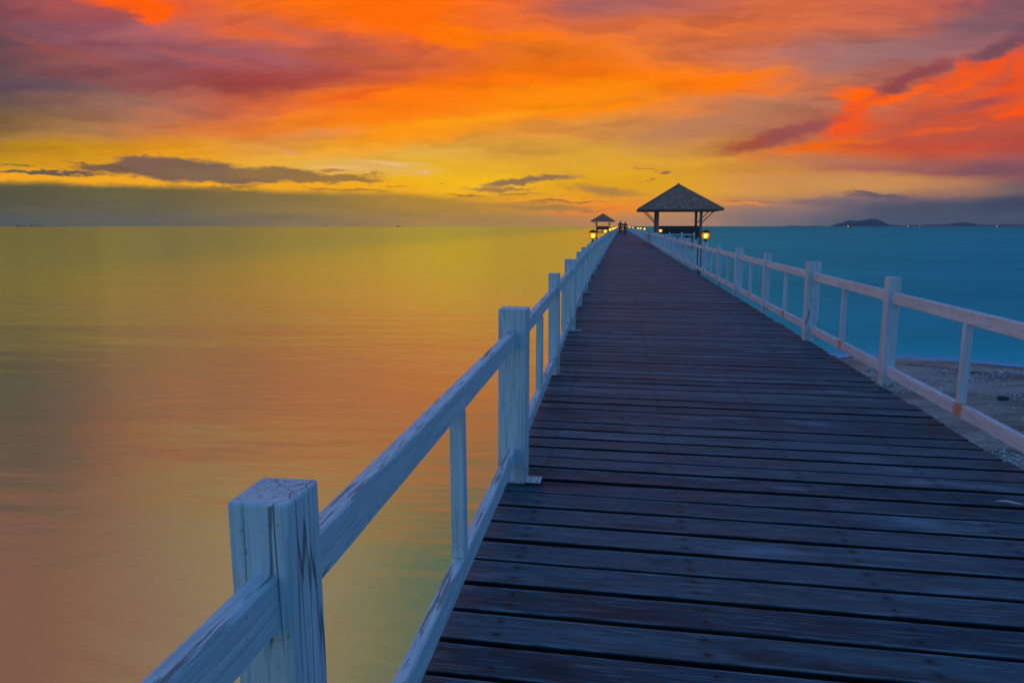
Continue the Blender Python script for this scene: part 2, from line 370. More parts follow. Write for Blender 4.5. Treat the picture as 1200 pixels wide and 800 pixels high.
c = N.mix(N.rng(bl, .56, .74, 0, .75), c, (.20, .29, .36, 1))
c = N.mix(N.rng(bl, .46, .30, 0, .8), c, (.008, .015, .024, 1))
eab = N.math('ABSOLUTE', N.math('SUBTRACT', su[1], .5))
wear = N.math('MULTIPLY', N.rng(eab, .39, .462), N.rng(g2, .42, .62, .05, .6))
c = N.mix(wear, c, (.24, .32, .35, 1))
# nail pairs over the joists
tcx = N.n('ShaderNodeTexCoord').outputs['Object']
ox = N.sep(tcx)[0]
jx = N.math('ADD', ox, N.math('MULTIPLY', N.math('SUBTRACT', isl, .5), .02))
fx = N.math('ABSOLUTE', N.math('SUBTRACT', N.math('FRACT', N.math('DIVIDE', N.math('ADD', jx, .405), .56)), .18))
fx = N.math('MULTIPLY', fx, .56)
fy = N.math('MULTIPLY', N.math('ABSOLUTE', N.math('SUBTRACT', N.math('ABSOLUTE', N.math('SUBTRACT', su[1], .5)), .24)), .15)
nd = N.math('SQRT', N.math('ADD', N.math('MULTIPLY', fx, fx), N.math('MULTIPLY', fy, fy)))
nail = N.rng(nd, .0075, .004)
stain = N.math('MULTIPLY', N.rng(nd, .03, .006), .5)
c = N.mix(N.rng(eab, .470, .479), c, (.008, .008, .009, 1))
c = N.mix(stain, c, (.02, .017, .017, 1)); c = N.mix(nail, c, (.012, .011, .012, 1))
knot = N.n('ShaderNodeTexVoronoi'); N.link(N.mapping(q, scale=(.55, 1.6, 1)), knot.inputs['Vector']); knot.inputs['Scale'].default_value = 2.6
kn = N.math('MULTIPLY', N.rng(knot.outputs['Distance'], .055, .03), N.rng(isl, .55, .6))
c = N.mix(kn, c, (.014, .012, .012, 1))
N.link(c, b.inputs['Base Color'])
N.link(N.rng(g2, .3, .7, .50, .72), b.inputs['Roughness'])
b.inputs['Specular IOR Level'].default_value = .30
h = N.math('ADD', g1, N.math('MULTIPLY', g2, 1.1)); h = N.math('SUBTRACT', h, N.math('MULTIPLY', nail, 1.5))
bump(N, b, h, .7, .003)

M_dark = plain('tarred_boards', (.10, .07, .06), .8, var=.35, scale=10)
M_joist = plain('dark_joist_timber', (.06, .05, .045), .8, var=.4, scale=10)
M_timber = plain('dark_timber', (.40, .225, .16), .75, var=.45, scale=14)
M_pile = plain('pile_concrete', (.16, .15, .14), .85, var=.35, scale=5)
M_soffit = plain('roof_soffit_timber', (.30, .12, .07), .7, var=.3, scale=10)
M_steel = plain('galvanised_steel', (.62, .64, .66), .5, .25, var=.12, scale=30)
M_screw = plain('rusty_screw', (.14, .06, .03), .7, .3, var=.3, scale=60)
M_lampm = plain('lantern_bronze', (.045, .028, .015), .5, .7, var=.3, scale=30)

# roof shingles
m, N, b, o = new_mat('wooden_shingles'); M_shing = m
isl = N.n('ShaderNodeNewGeometry').outputs['Random Per Island']
tcx = N.n('ShaderNodeTexCoord').outputs['Object']
c = N.mix(isl, (.50, .20, .12, 1), (.95, .44, .27, 1))
c = N.mix(N.noise(tcx, 9, 5, .7), c, N.mix(1.0, c, (.5, .48, .5, 1), 'MULTIPLY'))
N.link(c, b.inputs['Base Color']); b.inputs['Roughness'].default_value = .85
bump(N, b, N.noise(tcx, 40, 4, .6), .5, .01)

# sea: long-exposure smooth; turbid and greener over the shallows on the right of the pier
m, N, b, o = new_mat('sea_water'); M_sea = m
tcx = N.n('ShaderNodeTexCoord').outputs['Object']
s = N.sep(tcx)
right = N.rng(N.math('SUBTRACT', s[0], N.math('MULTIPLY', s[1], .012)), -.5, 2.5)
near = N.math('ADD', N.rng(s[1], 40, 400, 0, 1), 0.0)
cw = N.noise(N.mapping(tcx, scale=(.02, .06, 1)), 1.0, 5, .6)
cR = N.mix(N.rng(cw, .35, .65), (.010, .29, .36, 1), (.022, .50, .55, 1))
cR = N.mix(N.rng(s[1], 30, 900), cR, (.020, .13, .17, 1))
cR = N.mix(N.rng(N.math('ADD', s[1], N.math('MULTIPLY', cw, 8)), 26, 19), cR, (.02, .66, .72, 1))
cL = N.mix(N.rng(cw, .35, .65), (.56, .48, .20, 1), (.70, .59, .26, 1))  # golden glow of the reflected sky painted into the left water's own colour
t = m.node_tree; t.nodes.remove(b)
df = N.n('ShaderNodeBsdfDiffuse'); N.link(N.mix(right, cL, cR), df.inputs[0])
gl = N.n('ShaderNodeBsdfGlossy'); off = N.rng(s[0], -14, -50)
N.link(N.mix(right, N.mix(off, (.80, 1.0, .42, 1), (.62, .90, .60, 1)), (.09, .62, .66, 1)), gl.inputs[0]); N.link(N.rng(right, 0, 1, .13, .34), gl.inputs['Roughness'])  # left gloss tint paints more of that golden glow close to the pier
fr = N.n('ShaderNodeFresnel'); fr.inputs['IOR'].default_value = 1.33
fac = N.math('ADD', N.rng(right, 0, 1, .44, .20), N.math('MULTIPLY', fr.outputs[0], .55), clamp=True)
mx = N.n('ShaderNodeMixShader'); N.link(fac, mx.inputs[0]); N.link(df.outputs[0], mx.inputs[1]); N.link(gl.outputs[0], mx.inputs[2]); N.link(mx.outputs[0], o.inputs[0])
h1 = N.noise(N.mapping(tcx, rot=(0, 0, .25), scale=(.5, 1.5, 1)), .8, 7, .66, 0)
h2 = N.noise(N.mapping(tcx, rot=(0, 0, -.2), scale=(.12, .40, 1)), .6, 5, .6)
hh = N.math('ADD', h1, N.math('MULTIPLY', h2, 5.0))
bp = N.n('ShaderNodeBump'); bp.inputs['Strength'].default_value = .06; bp.inputs['Distance'].default_value = .3
N.link(hh, bp.inputs['Height'])
for q_ in (df, gl): N.link(bp.outputs[0], q_.inputs['Normal'])

# wet sand
m, N, b, o = new_mat('beach_sand'); M_sand = m
tcx = N.n('ShaderNodeTexCoord').outputs['Object']
n1 = N.noise(N.mapping(tcx, rot=(0, 0, .1), scale=(.5, 1.6, 1)), 1.1, 7, .65)
n2 = N.noise(tcx, 22, 5, .7)
c = N.mix(N.rng(n1, .36, .62), (.14, .12, .095, 1), (.42, .34, .27, 1))
c = N.mix(N.rng(n2, .5, .7, 0, .6), c, (.06, .052, .050, 1))
n3 = N.noise(N.mapping(tcx, scale=(1, 1.8, 1)), 36, 3, .7)
c = N.mix(N.math('MULTIPLY', N.rng(n3, .60, .66), N.rng(N.noise(N.mapping(tcx, scale=(.4, 1.2, 1)), .9, 4, .6), .5, .6, .12, .9)), c, (.50, .52, .54, 1))
N.link(c, b.inputs['Base Color']); b.inputs['Roughness'].default_value = .62
bump(N, b, N.math('ADD', n2, N.math('MULTIPLY', n1, 2)), .8, .02)
m, N, b, o = new_mat('foam'); M_foam = m
b.inputs['Base Color'].default_value = (.03, .55, .80, 1); b.inputs['Roughness'].default_value = .5
tcx = N.n('ShaderNodeTexCoord').outputs['UV']
su = N.sep(tcx)
tr = N.n('ShaderNodeBsdfTransparent'); mx = N.n('ShaderNodeMixShader')
n1 = N.noise(N.mapping(tcx, scale=(9, 1.2, 1)), 2.5, 5, .6)
a = N.math('MULTIPLY', N.rng(su[1], 1.0, .0), N.rng(n1, .2, .6, .55, 1.0))
N.link(N.math('MULTIPLY', a, N.rng(su[1], 0, .06)), mx.inputs[0]); N.link(tr.outputs[0], mx.inputs[1]); N.link(b.outputs[0], mx.inputs[2]); N.link(mx.outputs[0], o.inputs[0])
M_shell = plain('bleached_shell', (.62, .62, .62), .5, var=.15, scale=20)
M_rock = plain('dark_stone', (.035, .032, .032), .7, var=.4, scale=12)
M_hill = plain('wooded_hill', (.06, .085, .11), .95, var=.35, scale=.01)
M_hull = plain('boat_hull_paint', (.05, .055, .06), .6, var=.2, scale=.5)
M_cabin = plain('boat_cabin_paint', (.25, .25, .26), .6, var=.2, scale=.5)

def emis(name, c, s):
    m = bpy.data.materials.new(name); m.use_nodes = True; t = m.node_tree; t.nodes.clear(); N = NT(t)
    e = N.n('ShaderNodeEmission'); o = N.n('ShaderNodeOutputMaterial'); e.inputs[0].default_value = (*c, 1); e.inputs[1].default_value = s
    N.link(e.outputs[0], o.inputs[0]); return m
M_bulb = emis('warm_bulb', (1.0, .62, .25), 40.0)
M_boatlamp = emis('boat_lamp', (1.0, .55, .32), 2.2)
m = bpy.data.materials.new('amber_glass'); m.use_nodes = True; t = m.node_tree; t.nodes.clear(); N = NT(t)
tr = N.n('ShaderNodeBsdfTransparent'); tr.inputs[0].default_value = (1, .55, .12, 1)
e = N.n('ShaderNodeEmission'); e.inputs[0].default_value = (1, .25, .0, 1); e.inputs[1].default_value = 1.5
mx = N.n('ShaderNodeMixShader'); mx.inputs[0].default_value = .62; o = N.n('ShaderNodeOutputMaterial')
N.link(tr.outputs[0], mx.inputs[1]); N.link(e.outputs[0], mx.inputs[2]); N.link(mx.outputs[0], o.inputs[0]); M_glass = m

# ------------------------------------------------------------------ large structure
WZ = -1.6 * S
bm = bmesh.new()
vs = [bm.verts.new(p) for p in ((-14000, -60, 0), (14000, -60, 0), (14000, 13000, 0), (-14000, 13000, 0))]
bm.faces.new(vs)
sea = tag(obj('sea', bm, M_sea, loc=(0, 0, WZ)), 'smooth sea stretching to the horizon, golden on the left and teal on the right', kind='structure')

# beach on the right, running under the pier behind the camera
shore = [(3.0, -60), (2.3, -8), (2.2, 2), (2.5, 8), (3.2, 13.0), (4.3, 16.2), (5.0, 16.9), (5.9, 16.9), (8.3, 16.0), (13, 14.2), (22, 11), (60, 0), (200, -40)]
bm = bmesh.new()
NIN = 26
ringv = []
shp = []
for i in range(len(shore) - 1):                       # densify
    a, c_ = Vector(shore[i]), Vector(shore[i+1]); n = max(2, int((c_ - a).length / .5)); n = min(n, 60)
    for k in range(n): shp.append(a.lerp(c_, k / n))
for i, p in enumerate(shp):
    a = shp[max(0, i-1)]; c_ = shp[min(len(shp)-1, i+1)]; tdir = (c_ - a).normalized()
    nrm = Vector((tdir.y, -tdir.x))
    wob = .18 * mnoise.noise(Vector((p.x * .5, p.y * .5, 0)))
    row = []
    for j in range(NIN):
        tt = (j / (NIN - 1)) ** 1.6 * 70 - .8
        if p.y < 20 and p.x < 40:
            hub = Vector((40, -30))
            qd = (hub - p); d = nrm.lerp(qd.normalized(), min(1, max(0, tt) / 6)).normalized()
        else: d = nrm
        qv = p + d * (tt + wob)
        z = .075 * max(-1, tt) if tt < 4 else .30 + .02 * min(tt - 4, 30)
        z += .03 * mnoise.noise(Vector((qv.x * .9, qv.y * 1.6, 1.0)))
        row.append(bm.verts.new((qv.x, qv.y, WZ + z)))
    ringv.append(row)
for a, c_ in zip(ringv[:-1], ringv[1:]):
    for j in range(NIN - 1):
        bm.faces.new((a[j], c_[j], c_[j+1], a[j+1]))
beach = tag(obj('beach', bm, M_sand, smooth=True), 'grey brown sand beach beside the pier at the waterline', kind='structure')
# milky wash along the waterline
bm = bmesh.new(); uvl = bm.loops.layers.uv.new('UVMap'); acc = 0; pr = None
for i, p in enumerate(shp):
    a = shp[max(0, i-1)]; c_ = shp[min(len(shp)-1, i+1)]; tdir = (c_ - a).normalized(); nrm = Vector((tdir.y, -tdir.x))
    wdt = 1.1 + .5 * mnoise.noise(Vector((p.x * .3, p.y * .3, 4)))
    wb = .18 * mnoise.noise(Vector((p.x * .5, p.y * .5, 0)))
    cur = (bm.verts.new((*(p + nrm * (wb + .12)), WZ + .012)), bm.verts.new((*(p - nrm * wdt), WZ + .012)), acc)
    if i: acc += (p - shp[i-1]).length
    cur = (cur[0], cur[1], acc)
    if pr:
        f = bm.faces.new((pr[0], pr[1], cur[1], cur[0]))
        for l, uvc in zip(f.loops, ((pr[2]*.1, 0), (pr[2]*.1, 1), (cur[2]*.1, 1), (cur[2]*.1, 0))): l[uvl].uv = uvc
    pr = cur
tag(obj('wave_wash', bm, M_foam), 'pale blue wash of shallow water along the edge of the sand', 'foam', kind='stuff')

# distant hills ------------------------------------------------------
def az_x(px, D):           # x and y of a far thing seen in that direction
    a = math.atan((px - 600) / 860.7) - YAW
    return Vector((D * math.sin(a), D * math.cos(a), 0))
def hill(name, pts, D, depth, label, seed):
    bm = bmesh.new(); nx, ny = 90, 14
    x0, x1 = pts[0][0], pts[-1][0]
    rows_ = []
    for i in range(nx + 1):
        px = x0 + (x1 - x0) * i / nx
        for (a, ya), (c_, yc) in zip(pts[:-1], pts[1:]):
            if a <= px <= c_: hh = ya + (yc - ya) * (px - a) / (c_ - a); break
        r = []
        for j in range(ny + 1):
            tt = j / ny
            p = az_x(px, D + depth * (tt - .5))
            z = hh / 870 * D * math.sin(PI * tt) ** .7
            z *= 1 + .16 * mnoise.noise(Vector((p.x / 60, p.y / 60, seed))) + .07 * mnoise.noise(Vector((p.x / 18, p.y / 18, seed)))
            r.append(bm.verts.new((p.x, p.y, z)))
        rows_.append(r)
    for a, c_ in zip(rows_[:-1], rows_[1:]):
        for j in range(ny): bm.faces.new((a[j], a[j+1], c_[j+1], c_[j]))
    return tag(obj(name, bm, M_hill, loc=(0, 0, WZ - .5), smooth=True), label, kind='structure')
hill('hill', [(971,.2),(978,2),(987,4.2),(994,6.2),(1003,5.8),(1012,6.6),(1020,8.0),(1027,7.6),(1034,5.2),(1042,2.2),(1052,1.4),(1066,.3)], 8000, 500, 'wooded island hill on the right horizon', 3)
hill('hill', [(1056,.4),(1064,1.8),(1078,1.3),(1086,2.0),(1108,2.2),(1120,3.4),(1128,4.6),(1138,3.2),(1148,1.8),(1165,1.4),(1180,2.1),(1200,1.6),(1260,3),(1330,1)], 9000, 700, 'low headland with a small hump at the far right horizon', 8)
hill('hill', [(915,.2),(926,.8),(940,.6),(960,.7),(968,.2)], 9500, 300, 'thin strip of land left of the island hill', 12)

# thin sea air
bm = bmesh.new(); box(bm, -14200, 14200, -200, 13200, WZ - 1, 150)
m = bpy.data.materials.new('sea_air'); m.use_nodes = True; m.node_tree.nodes.clear(); N = NT(m.node_tree)
pv = N.n('ShaderNodeVolumePrincipled'); pv.inputs['Density'].default_value = 3e-5; pv.inputs['Color'].default_value = (.86, .86, .82, 1)
o = N.n('ShaderNodeOutputMaterial'); N.link(pv.outputs[0], o.inputs['Volume'])
tag(obj('haze', bm, m), 'thin sea haze that pales the far hills and the horizon', 'haze', kind='stuff')

# ------------------------------------------------------------------ the pier
def XL(Y):      # left post line, in units of S
    pts = [(-20, -.395), (.8, -.397), (3, -.402), (5, -.428), (7.2, -.468), (11, -.52), (15, -.55), (400, -.55)]
    for (a, xa), (c_, xc) in zip(pts[:-1], pts[1:]):
        if a <= Y <= c_: return xa + (xc - xa) * (Y - a) / (c_ - a)
XR = 1.685
PIER_END = 205.0
pier = empty('wooden_pier', (0, 0, 0), label='long boardwalk of dark weathered planks running out over the sea', cat='pier')

bm = bmesh.new(); uvl = bm.loops.layers.uv.new('UVMap')
skew = math.tan(math.radians(-1.6))
y = -2.2
PW = .1240 * S
pi_ = 0
while y < PIER_END * S:
    wd = PW * random.uniform(.93, 1.05); gap = random.uniform(.020, .028)
    x0 = XL(max(-19, y / S)) * S - .034 + random.uniform(-.012, .006)
    x1 = 1.66 * S + random.uniform(-.006, .02)
    near = y < 30
    nseg = 12 if near else 2
    th = .035
    zt = random.uniform(-.0022, .0022) if near else 0; rotk = random.uniform(-.002, .002)
    tilt = random.uniform(-.005, .005); bow = random.uniform(-.004, .004)
    if abs(rotk) * 3 > gap: rotk *= .4
    cup = random.uniform(0, .0025)
    secs = []
    L = x1 - x0
    for k in range(nseg + 1):
        x = x0 + L * k / nseg
        yc = y + (x * skew) + (x - .6) * rotk + bow * ((2 * k / nseg - 1) ** 2)
        wob = .0025 * mnoise.noise(Vector((x * 1.3, pi_ * 3.1, 0)))
        zc = zt + .003 * mnoise.noise(Vector((x * 1.1, pi_ * 5.7, 9)))
        b_ = .004
        sec = [bm.verts.new((x, yc + wob, zc - th)), bm.verts.new((x, yc + wob, zc - b_ - tilt * wd / 2)), bm.verts.new((x, yc + wob + b_, zc - tilt * wd / 2)),
               bm.verts.new((x, yc + wd / 2, zc - cup)),
               bm.verts.new((x, yc + wd - b_ + wob, zc + tilt * wd / 2)), bm.verts.new((x, yc + wd + wob, zc - b_ + tilt * wd / 2)), bm.verts.new((x, yc + wd + wob, zc - th))]
        secs.append(sec)
    vv_ = [0, .02, .03, .5, .97, .98, 1]
    for k in range(nseg):
        A, B = secs[k], secs[k+1]
        for i in range(6):
            f = bm.faces.new((A[i], B[i], B[i+1], A[i+1]))
            for l, (uu, vq) in zip(f.loops, ((k, i), (k+1, i), (k+1, i+1), (k, i+1))): l[uvl].uv = (L * uu / nseg, vv_[vq])
        f = bm.faces.new((A[6], B[6], B[0], A[0]))
    bm.faces.new(secs[0]); bm.faces.new(secs[-1][::-1])
    y += wd + gap; pi_ += 1
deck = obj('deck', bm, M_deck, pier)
# joists and edge beams
for xj in (XL(0) * S + .02, .10, .66, 1.22, 1.62 * S):
    bm = bmesh.new()
    y = -2.0
    while y < PIER_END * S:
        L = min(4.0, PIER_END * S - y)
        xo = xj + ((XL(y / S) - XL(0)) * S if xj < -.3 else 0)
        box(bm, xo - .04, xo + .04, y, y + L - .01, -.22, -.042)
        y += L
    obj('joist', bm, M_joist, pier)
PSTEP = 4.16 * S
k = 0
proto_pile = None; proto_cap = None
y = -1.0
while y < PIER_END * S and k < 49:
    for x in (-.30, 1.66):
        if proto_pile is None:
            bm = bmesh.new(); cyl(bm, .13, .12, -4.5, -.42, 14); proto_pile = obj('pile', bm, M_pile, pier, (x, y, 0), smooth=False)
        else: dup(proto_pile, loc=(x, y, 0))
    if proto_cap is None:
        bm = bmesh.new(); box(bm, -1.25, 1.25, -.10, .10, -.42, -.222); proto_cap = obj('cross_beam', bm, M_joist, pier, (.68, y, 0), bevel=.006)
    else: dup(proto_cap, loc=(.68, y, 0))
    y += PSTEP; k += 1

# ---- railings
PT = .69 * S
def post_mesh(w, d, hgt, name='post'):
    bm = bmesh.new(); box(bm, -w/2, w/2, -d/2, d/2, 0, hgt)
    bmesh.ops.bevel(bm, geom=[e for e in bm.edges], offset=.0055, segments=3, profile=.6, affect='EDGES')
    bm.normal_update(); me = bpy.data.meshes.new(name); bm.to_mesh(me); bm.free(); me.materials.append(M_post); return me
ME_thin = post_mesh(.074 * S, .088 * S, PT)
ME_thick = post_mesh(.108 * S, .106 * S, PT)
bm = bmesh.new(); box(bm, -.018 * S, .018 * S, -.020 * S, .020 * S, .139 * S, .5335 * S)
bmesh.ops.bevel(bm, geom=[e for e in bm.edges], offset=.003, segments=2, affect='EDGES')
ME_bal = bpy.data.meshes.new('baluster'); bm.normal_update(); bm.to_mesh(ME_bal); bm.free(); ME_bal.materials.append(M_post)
def rail_mesh(L, z0, z1, mat, seed, name):
    """a sawn rail with worn, slightly wavy edges, local origin at its middle"""
    bm = bmesh.new(); n = 26; t = .0155 * S; rs = []
    for k in range(n + 1):
        y = -L/2 + L * k / n
        def w(i, a=.0011): return a * mnoise.noise(Vector((y * 9, i * 7.7, seed)))
        b_ = .004
        pr = [(-t, z0 + b_), (-t, z1 - b_), (-t + b_, z1), (t - b_, z1), (t, z1 - b_), (t, z0 + b_), (t - b_, z0), (-t + b_, z0)]
        rs.append([bm.verts.new((x + w(i), y, z + w(i + 9))) for i, (x, z) in enumerate(pr)])
    for A, B in zip(rs[:-1], rs[1:]):
        for i in range(8): bm.faces.new((A[i], A[(i+1)%8], B[(i+1)%8], B[i]))
    bm.faces.new(rs[0][::-1]); bm.faces.new(rs[-1])
    bmesh.ops.recalc_face_normals(bm, faces=bm.faces)
    me = bpy.data.meshes.new(name); bm.normal_update(); bm.to_mesh(me); bm.free(); me.materials.append(mat); return me
zc_t, zc_b = .5675 * S, .107 * S
RL = 2.08 * S
ME_top = [rail_mesh(RL, -.0345*S, .0345*S, M_rail, i * 3.3, 'top_rail') for i in range(3)]
ME_topr = [rail_mesh(RL, -.0345*S, .0345*S, M_clean, 20 + i * 3.3, 'top_rail') for i in range(3)]
ME_bot = [rail_mesh(RL, -.033*S, .033*S, M_rail, 50 + i * 3.3, 'bottom_rail') for i in range(3)]
ME_botr = [rail_mesh(RL, -.033*S, .033*S, M_rust, 90 + i * 3.3, 'bottom_rail') for i in range(3)]
def place(me, name, parent, loc, rot=(0,0,0), scale=None):
    o = bpy.data.objects.new(name, me); COL.objects.link(o); o.parent = parent; o.location = loc; o.rotation_euler = rot
    if scale: o.scale = scale
    return o
# bracket: an angle of galvanised plate with four screws
def bracket_mesh():
    bm = bmesh.new()
    box(bm, 0, .066, -.040, .040, .006, .0095)
    box(bm, 0, .0035, -.040, .040, .0095, .075)
    bmesh.ops.bevel(bm, geom=[e for e in bm.edges], offset=.0008, segments=1, affect='EDGES')
    me = bpy.data.meshes.new('bracket'); bm.normal_update(); bm.to_mesh(me); bm.free(); me.materials.append(M_steel); return me
ME_br = bracket_mesh()
bm = bmesh.new(); SCREWS = []
for sx in (.022, .050):
    for sy in (-.024, .024): SCREWS.append((sx, sy))
cyl(bm, .0045, .0036, .0093, .0115, 8)
ME_sc = bpy.data.meshes.new('screw'); bm.normal_update(); bm.to_mesh(ME_sc); bm.free(); ME_sc.materials.append(M_screw)

def railing(label, side, ys):
    root = empty('railing', (0, 0, 0), label=label, cat='railing')
    X = (lambda Y: XL(Y)) if side < 0 else (lambda Y: XR)
    for i, Y in enumerate(ys):
        thick = i % 2 == 0
        far = Y > 30
        lean = (0, 0, 0) if far else (random.uniform(-.007, .007), random.uniform(-.009, .009), random.uniform(-.03, .03))
        xp = X(Y) * S
        if i < 100:
            place(ME_thick if thick else ME_thin, 'post', root, (xp, Y * S, -.001), lean)
        if thick and Y < 30:
            br = place(ME_br, 'bracket', root, (xp - side * .054 * S, Y * S - .02, 0), (0, 0, 0 if side < 0 else PI))
            if side > 0:
                br.location = (xp, Y * S - .053 * S, 0); br.rotation_euler = (0, 0, -PI/2)
            for sx_, sy_ in SCREWS: place(ME_sc, 'screw', br, (sx_, sy_, 0))
        if i + 1 < len(ys):
            Y2 = ys[i+1]; L = (Y2 - Y) * S; ym = (Y + Y2) / 2 * S; x2 = X(Y2) * S; xm = (xp + x2) / 2
            ang = -math.atan2(x2 - xp, L); sc = (1, (L) / RL * .985, 1)
            dzr = 0 if far else random.uniform(-.004, .004)
            tl = 0 if far else random.uniform(-.0015, .0015)
            if i < 100:
                place((ME_topr if side > 0 else ME_top)[i % 3], 'top_rail', root, (xm, ym, zc_t + dzr), (tl, 0, ang), sc)
                place((ME_botr if side > 0 else ME_bot)[(i + 1) % 3], 'bottom_rail', root, (xm, ym, zc_b + dzr), (tl, 0, ang), sc)
                bo = place(ME_bal, 'baluster', root, (xm, ym, dzr), (0, random.uniform(-.006, .006) if not far else 0, ang))
    return root
ysL = [-3.3, -1.25, .775, 2.76, 4.86, 6.98, 9.1, 11.1, 13.05]
ysL = [-3.3 + 0] + ysL[1:]
y = 15.0
while y < PIER_END: ysL.append(y); y += 2.08
ysL = [-1.25, .775, 2.76, 4.86, 6.98, 9.1, 11.1, 13.05] + [15.0 + 2.08 * k for k in range(92)]
ysR = [-1.3, .72, 2.76, 4.80, 6.70, 8.75, 10.75, 12.88] + [15.0 + 2.08 * k for k in range(92)]
# left: B (2.76) is thick -> parity set so that index 0 (-1.25) is thick
def railing_posts_ok(): pass
left_rail = railing('white timber railing along the left edge of the pier, nearest to the golden water', -1, ysL)
right_rail = railing('white timber railing along the right edge of the pier, with rust stains under its uprights', 1, ysR[1:] if False else ysR)

# ---- lanterns on the posts
def make_lantern():
    root = empty('lantern', (0, 0, 0), cat='lantern')
    bm = bmesh.new(); lathe(bm, [(.034, 0), (.034, .012), (.016, .02), (.016, .042), (.046, .052), (.052, .062), (.044, .068)], 24); obj('lantern_base', bm, M_lampm, root)
    bm = bmesh.new(); lathe(bm, [(.048, .069), (.070, .09), (.084, .13), (.084, .17), (.070, .198)], 24); obj('glass', bm, M_glass, root, smooth=True)
    bm = bmesh.new(); lathe(bm, [(.088, .196), (.090, .202), (.082, .220), (.062, .238), (.034, .250), (.012, .256), (.002, .262)], 24); obj('cap', bm, M_lampm, root, smooth=True)
    bm = bmesh.new()
    for a in range(6):
        ca, sa = math.cos(a * PI / 3 + .3), math.sin(a * PI / 3 + .3)
        for (r0, z0), (r1, z1) in zip([(.052, .066), (.074, .09), (.088, .13), (.088, .17)], [(.074, .09), (.088, .13), (.088, .17), (.076, .198)]):
            bar(bm, (r0 * ca, r0 * sa, z0), (r1 * ca, r1 * sa, z1), .006, .006)
    for k in range(24):
        a0, a1 = 2*PI*k/24, 2*PI*(k+1)/24
        bar(bm, (.0885 * math.cos(a0), .0885 * math.sin(a0), .142), (.0885 * math.cos(a1), .0885 * math.sin(a1), .142), .004, .004)
    obj('cage', bm, M_lampm, root)
    bm = bmesh.new(); lathe(bm, [(.008, .085), (.026, .105), (.034, .135), (.026, .160), (.010, .172)], 16); obj('bulb', bm, M_bulb, root, smooth=True)
    return root
LANT = []
for k in (0, 8, 18, 23, 27, 42, 56, 80): LANT.append((1, 15.0 + 2.08 * k))
for k in (0, 6, 12, 18, 24, 30, 36, 48): LANT.append((-1, 15.0 + 2.08 * k))
ordw = ['nearest', 'second nearest', 'third nearest', 'fourth nearest', 'fifth nearest', 'sixth nearest', 'seventh nearest', 'farthest']
cnt = {1: 0, -1: 0}
lp = make_lantern()
for i, (sd, Y) in enumerate(LANT):
    if i == 0: r = lp
    else:
        r = dup(lp)
        for ch in lp.children: dup(ch, r)
    r.location = ((XR if sd > 0 else XL(Y)) * S, Y * S, PT)
    r.rotation_euler = (0, 0, random.uniform(0, 1))
    tag(r, 'glowing amber lantern on a post of the %s railing, %s on that side' % ('right' if sd > 0 else 'left', ordw[cnt[sd]]), 'lantern', 'amber lanterns on the pier railings')
    cnt[sd] += 1
LP = set(id(c) for c in lp.children)

